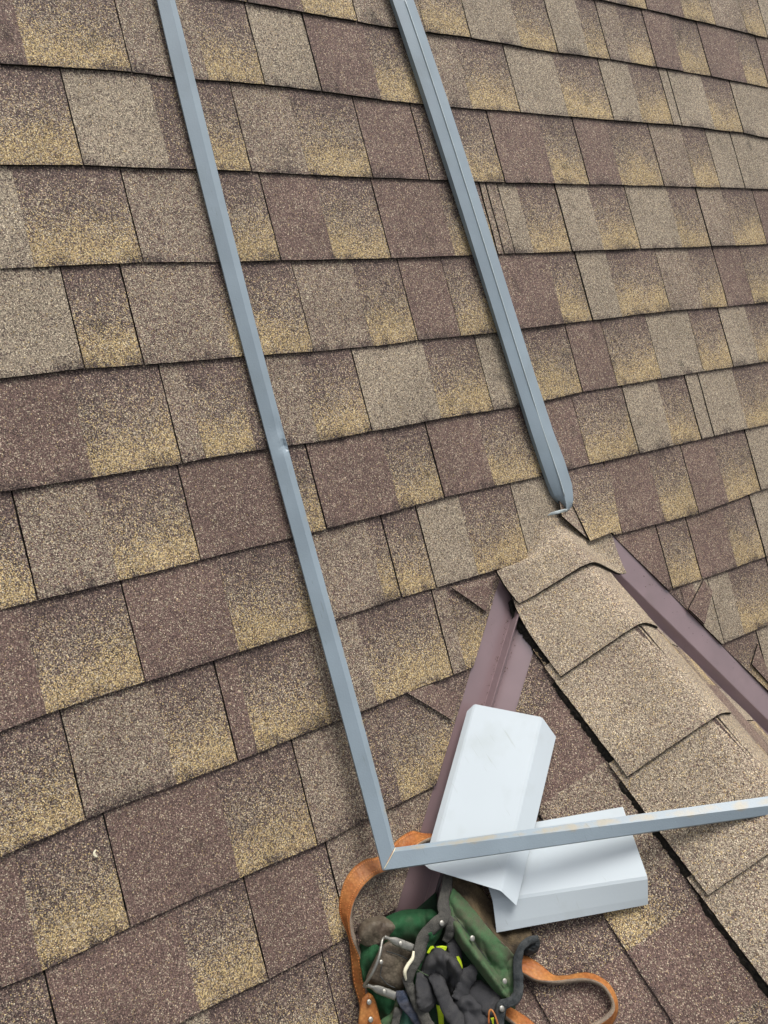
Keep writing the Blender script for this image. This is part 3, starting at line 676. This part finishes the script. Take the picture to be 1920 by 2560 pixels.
def strap(name, path, w, mat, h, parent, edge=None, thick=.003, lift=.0015, wr=.002, nu=60, seed=1):
    """flat webbing: path px with local half width w px, heights h list"""
    P = crom([(x, y, hh, ww) for (x, y), hh, ww in zip(path, h, w)], nu); cu = [[], [], []]
    for i in range(nu):
        d = P[min(i+1, nu-1)][:2]-P[max(i-1, 0)][:2]; d = d/(np.linalg.norm(d)+1e-9); nn = np.array([-d[1], d[0]])
        for k, sg in enumerate((-1, 0, 1)):
            cu[k].append((P[i][0]+nn[0]*sg*P[i][3], P[i][1]+nn[1]*sg*P[i][3], P[i][2]+(lift if sg == 0 else 0)))
    VV = []
    for i in range(nu):
        for q in crom([cu[0][i], cu[1][i], cu[2][i]], 7): VV.append(hitS(q[0], q[1], q[2]+wr*noise.noise(Vector((q[0]/14, q[1]/14, seed))), .06, .06))
    return mesh(name, VV, grid_faces(nu, 7), mat, parent, smooth=True, thick=thick, off=-1)
strap('webbing_trim', [(1120,2178),(1116,2215),(1108,2260),(1110,2292),(1084,2313),(1056,2346),(1046,2385),(1033,2412),(1024,2440),(1022,2466)], [10,12,14,15,15,14,14,12,9,6], WEB, [.030,.040,.052,.058,.058,.056,.056,.056,.054,.05], tp, seed=2)
strap('webbing_trim', [(1112,2292),(1126,2305),(1124,2330),(1112,2352)], [10,11,11,7], WEB, [.056,.056,.052,.046], tp, nu=30, seed=4)
strap('webbing_trim', [(1012,2440),(1026,2470),(1042,2502),(1060,2540),(1080,2580)], [9,10,13,13,12], WEB, [.050,.052,.052,.050,.050], tp, nu=40, seed=6)
strap('webbing_trim', [(1004,2476),(1006,2500),(1028,2530),(1050,2560),(1064,2590)], [14,14,11,11,12], BLUEW, [.046,.048,.046,.044,.044], tp, nu=40, seed=7)
strap('webbing_trim', [(996,2520),(990,2545),(984,2580)], [9,9,9], WEB, [.042,.042,.042], tp, nu=20, seed=9)
tube('cord', [(1034,2378,.058,.0016),(1031,2396,.060,.0024),(1020,2412,.060,.0026),(1012,2430,.060,.0026),(1015,2450,.056,.0014)], CREAM, tp, n=30)
tube('loose_thread', [(1044,2425,.064,.0005),(1056,2432,.066,.0005),(1072,2440,.064,.0005)], GREEN2, tp, n=12, ns=6)
# inner green folds left of the opening
loft('canvas_fold', [[(1106,2318,.050),(1100,2336,.048),(1084,2360,.044),(1066,2395,.040),(1048,2430,.036),(1034,2475,.03)], [(1080,2328,.058),(1070,2350,.056),(1062,2375,.05),(1052,2405,.046),(1044,2440,.04),(1036,2478,.03)], [(1064,2340,.050),(1056,2365,.048),(1050,2390,.046),(1042,2420,.044),(1036,2446,.04),(1030,2480,.03)]], GREEN, tp, nu=36, nv=12, wr=.006, wf=16)
# broad right flap, rolled along its inner edge
loft('canvas_flap', [[(1131,2222,.040),(1160,2248,.042),(1195,2290,.044),(1235,2338,.042),(1272,2372,.036),(1290,2400,.030),(1290,2450,.028),(1282,2490,.026),(1278,2504,.022)],
                     [(1126,2235,.050),(1150,2275,.056),(1185,2318,.056),(1222,2362,.050),(1252,2402,.038),(1268,2430,.030),(1274,2460,.030),(1277,2490,.026),(1277,2503,.022)],
                     [(1123,2245,.052),(1142,2295,.056),(1175,2340,.050),(1206,2385,.044),(1230,2420,.036),(1250,2448,.034),(1262,2470,.034),(1272,2492,.030),(1276,2502,.024)],
                     [(1121,2255,.050),(1134,2305,.058),(1162,2350,.064),(1194,2393,.064),(1222,2428,.060),(1240,2455,.054),(1256,2478,.046),(1268,2494,.036),(1275,2502,.026)],
                     [(1119,2268,.040),(1126,2318,.044),(1150,2362,.046),(1182,2405,.046),(1208,2438,.044),(1228,2464,.040),(1246,2484,.034),(1264,2497,.030),(1274,2503,.022)]], GREEN2, tp, nu=70, nv=40, wr=.005, wf=22, seed=12)
tube('stitching', [(1136,2290,.0600,.0005),(1170,2333,.0560,.0005),(1200,2375,.0500,.0005),(1228,2412,.0440,.0005)], WEBD, tp, n=24, ns=6)
loft('leather_flap', [[(1130,2180,.026),(1155,2192,.028),(1195,2215,.020),(1228,2255,.012),(1250,2310,.010),(1290,2318,.010),(1326,2326,.012),(1330,2348,.014)],
                      [(1130,2200,.034),(1155,2225,.036),(1190,2262,.034),(1222,2298,.018),(1252,2335,.016),(1275,2345,.018),(1300,2355,.020),(1314,2362,.018)],
                      [(1130,2222,.036),(1160,2248,.038),(1195,2290,.038),(1232,2335,.034),(1262,2366,.030),(1278,2380,.026),(1287,2392,.024),(1292,2400,.022)]], DBROWN, tp, nu=50, nv=22, wr=.004, wf=40, seed=21)
tube('seam', [(1131,2222,.0405,.0011),(1160,2248,.0425,.0011),(1195,2290,.0445,.0011),(1235,2338,.0415,.0011),(1272,2374,.036,.0011),(1290,2400,.031,.0011)], BROWN, tp, n=40, ns=6)
dome('side_pocket', [(1322,2352),(1338,2344),(1349,2350),(1349,2368),(1336,2384),(1314,2390),(1306,2378)], .006, .024, WEBD, tp, wr=.005, wf=10)
strap('webbing_trim', [(1346,2346),(1322,2352),(1303,2372),(1294,2405),(1296,2450),(1296,2478),(1284,2502),(1258,2510),(1246,2520)], [5,7,8,10,11,11,11,10,9], WEBD, [.026,.030,.034,.036,.038,.040,.042,.044,.044], tp, seed=31)
strap('webbing_trim', [(1256,2508),(1250,2535),(1246,2585)], [11,11,11], WEBD, [.048,.048,.048], tp, nu=24, seed=33)
for x, y, h, r in ((1105,2308,.064,.0045),(1181,2346,.066,.0046),(1262,2453,.050,.0042),(1255,2522,.054,.0046)): stud(x, y, h, r, METAL, tp, name='snap_button')
# belt
def belt(name, ea, eb, parent, mat, nu=80, nv=9, th=.0058):
    return loft(name, [ea, eb], [mat, BELTE], parent, nu=nu, nv=nv, thick=th, kv=.03)
LA = [(1110,2092,.003),(1082,2085,.003),(1055,2082,.003),(1031,2077,.003),(1005,2090,.003),(985,2108,.003),(965,2128,.003),(940,2143,.003),(913,2149,.003),(884,2169,.003),(862,2200,.003),(850,2235,.003),(846,2270,.003),(853,2300,.004),(866,2330,.006),(873,2356,.008),(877,2400,.010),(883,2458,.010),(898,2513,.010),(908,2590,.010)]
LB = [(1110,2100,.026),(1084,2092,.026),(1060,2100,.026),(1037,2116,.026),(1016,2134,.024),(1000,2148,.022),(983,2165,.022),(964,2177,.022),(935,2190,.022),(908,2215,.022),(892,2240,.022),(881,2265,.022),(875,2295,.022),(875,2312,.022),(877,2335,.022),(884,2358,.024),(900,2395,.026),(908,2440,.026),(914,2485,.026),(925,2590,.026)]
belt('belt', LA, LB, tp, BELT, nu=120)
def off(P, Q, f): return [(a[0]+(b[0]-a[0])*f, a[1]+(b[1]-a[1])*f, a[2]+(b[2]-a[2])*f+.0032) for a, b in zip(P, Q)]
def stitches(P, Q, f, parent, n=60, a=0, b=1):
    q = crom(off(P, Q, f), n*2); VV = []; FF = []
    for i in range(int(a*n), int(b*n)-1):
        p0 = hitS(*q[2*i], .03, .03); p1 = hitS(*(q[2*i]*.35+q[2*i+1]*.65), .03, .03); d = p1-p0; sd_ = np.cross(d, np.array([0, -.3, .9])); sd_ = sd_/np.linalg.norm(sd_)*.0007; b0 = len(VV); up = np.array([0,-.2,.5])*.0014
        VV += [p0-sd_, p1-sd_, p1+sd_, p0+sd_, p0+up, p1+up]; FF += [(b0, b0+1, b0+5, b0+4), (b0+3, b0+4, b0+5, b0+2), (b0, b0+4, b0+3), (b0+1, b0+2, b0+5)]
    return mesh('stitching', VV, FF, STITCH, parent)
stitches(LA, LB, .14, tp, 110); stitches(LA, LB, .80, tp, 110)
RA = [(1300,2385,.004),(1318,2397,.004),(1349,2417,.004),(1381,2446,.004),(1417,2449,.004),(1465,2441,.004),(1501,2453,.004),(1525,2477,.004),(1536,2513,.004),(1526,2548,.004),(1500,2572,.004),(1440,2600,.004)]
RB = [(1290,2430,.022),(1310,2440,.022),(1340,2455,.020),(1385,2462,.016),(1425,2459,.016),(1465,2456,.016),(1499,2467,.016),(1519,2490,.016),(1527,2518,.016),(1510,2540,.020),(1470,2562,.026),(1420,2580,.03)]
belt('belt', RA, RB, tp, BELT); stitches(RA, RB, .18, tp, 80)
belt('belt', [(1262,2520,.010),(1282,2530,.010),(1325,2558,.010),(1370,2600,.010)], [(1262,2548,.026),(1275,2558,.026),(1300,2580,.026),(1320,2620,.026)], tp, BELT, nu=30)
dome('belt_end', [(905,2495),(922,2482),(938,2500),(950,2545),(960,2590),(900,2590),(898,2530)], .030, .037, BELT, tp, pw=.3)
for x, y in ((923,2505),(927,2549)): stud(x, y, .040, .0042, METAL, tp)

# gloves stuffed in the pouch
g1 = thing('work_glove', 'crumpled charcoal work glove with lime trim bunched up at the top of the pouch', 'glove', hitS(1120, 2440, .03, .06, .06), 'charcoal gloves stuffed into the pouch')
loft('glove_body', [[(1046,2424,.030),(1062,2392,.034),(1085,2368,.036),(1112,2372,.036),(1140,2396,.036),(1158,2428,.034),(1154,2458,.030)],
                    [(1060,2436,.056),(1075,2408,.066),(1096,2390,.070),(1116,2394,.070),(1134,2412,.070),(1146,2434,.064),(1146,2460,.054)],
                    [(1072,2446,.052),(1086,2424,.060),(1102,2412,.066),(1116,2418,.060),(1126,2432,.050),(1136,2448,.054),(1138,2468,.050)],
                    [(1080,2452,.046),(1092,2440,.044),(1104,2440,.052),(1114,2446,.046),(1120,2456,.040),(1128,2466,.046),(1132,2482,.040)],
                    [(1086,2462,.030),(1096,2462,.028),(1106,2466,.034),(1114,2468,.030),(1120,2474,.028),(1126,2482,.028),(1128,2496,.026)]], GLOVE, g1, nu=50, nv=32, wr=.009, wf=24, seed=44, thick=.002)
tube('glove_finger', [(1050,2430,.056,.005),(1056,2460,.058,.0105),(1064,2490,.058,.0145),(1069,2512,.054,.0140),(1070,2526,.05,.006)], GLOVE, g1, flat=.42, n=44, ns=18, wr=.20, sd=19)
tube('glove_finger', [(1082,2436,.056,.008),(1098,2462,.062,.0105),(1108,2490,.060,.0105),(1122,2520,.056,.011),(1140,2545,.052,.012),(1160,2590,.048,.012)], GLOVE, g1, flat=.42, n=44, ns=18, wr=.20, sd=25)
tube('glove_finger', [(1131,2348,.040,.010),(1136,2370,.044,.011),(1139,2396,.046,.010),(1139,2412,.046,.006)], GLOVE, g1, flat=.42, n=44, ns=18, wr=.20, sd=19)
for L_ in ([[(1090,2366,.046),(1104,2364,.048),(1117,2366,.046)], [(1094,2376,.046),(1106,2377,.048),(1114,2376,.046)]],
           [[(1066,2382,.052),(1076,2366,.052),(1084,2365,.052)], [(1072,2384,.052),(1080,2372,.052),(1086,2370,.052)]],
           [[(1147,2390,.048),(1152,2402,.048),(1157,2420,.046)], [(1141,2392,.048),(1145,2408,.050),(1152,2422,.046)]],
           [[(1090,2512,.030),(1094,2535,.030),(1098,2570,.030)], [(1101,2516,.030),(1108,2535,.030),(1110,2570,.030)]]):
    loft('lime_trim', L_, LIME, g1, nu=12, nv=5, thick=.0015)
g2 = thing('work_glove', 'flatter charcoal work glove spread across the lower part of the pouch opening', 'glove', hitS(1190, 2520, .03, .06, .06), 'charcoal gloves stuffed into the pouch')
dome('glove_body', [(1118,2502),(1140,2482),(1168,2478),(1196,2492),(1222,2528),(1240,2590),(1150,2600),(1130,2540)], .030, .054, GLOVE, g2, wr=.010, wf=40, seed=5)
tube('glove_finger', [(1150,2500,.046,.013),(1158,2470,.046,.0125),(1168,2444,.048,.0115),(1182,2430,.048,.0095),(1191,2426,.046,.005)], GLOVE, g2, flat=.42, n=44, ns=18, wr=.20, sd=20)
tube('glove_finger', [(1168,2462,.030,.008),(1186,2474,.036,.013),(1212,2494,.038,.0165),(1236,2512,.036,.017),(1250,2520,.030,.012)], GLOVE, g2, flat=.42, n=44, ns=18, wr=.20, sd=19)
loft('lime_trim', [[(1226,2545,.050),(1230,2555,.050),(1236,2590,.050)], [(1234,2543,.048),(1242,2556,.048),(1252,2590,.048)]], LIME, g2, nu=12, nv=5, thick=.0015)
tube('leather_tie', [(1222,2560,.056,.0014),(1222,2535,.056,.0014),(1226,2525,.056,.0014),(1233,2530,.056,.0014),(1242,2552,.056,.0014),(1252,2590,.056,.0014)], BELT, g2, n=30, ns=6)

# small debris
def specks(name, pts, r0, r1, mat, parent, h=.0015, kv=.004):
    bm = bmesh.new()
    for (x, y) in pts:
        b = bmesh.ops.create_icosphere(bm, subdivisions=1, radius=random.uniform(r0, r1)); P = Vector(hitS(x, y, h, kv, kv))
        f = random.uniform(.5, 1)
        for v in b['verts']: v.co = Vector((v.co.x, v.co.y*f, v.co.z*.7))+P
    me = bpy.data.meshes.new(name); bm.to_mesh(me); bm.free(); me.materials.append(mat); o = link(name, me, parent); o['kind'] = 'stuff'; return o
P_ = []
for _ in range(46):      # loose granules caught along the rib and the cut edge of the left valley
    f = random.random()**.8; P_.append((1277-66*f+random.gauss(0, 3.2), 1524+237*f))
for _ in range(60):
    f = random.random(); P_.append((1240-140*f+random.expovariate(.35), 1466+430*f))
for _ in range(26):
    f = random.random(); P_.append((1296-66*f+random.gauss(4, 4), 1560+200*f))
for _ in range(30):
    f = random.random(); P_.append((1560+350*f+random.gauss(8, 14), 1400+350*f))
specks('loose_granules', P_, .0004, .0012, cloth('granule_grit', (58,46,42), (120,100,80), sc=400, weave=300), roof)
ch = tube('paint_chip', [(240,2124,.009,.0008),(236,2130,.0095,.0013),(236,2137,.0095,.0015),(243,2142,.009,.0010)], CREAM, None, kv=.004, n=16, flat=.35)
ch['label'] = 'tiny white crescent chip lying on a dark shingle at lower left'; ch['category'] = 'chip'
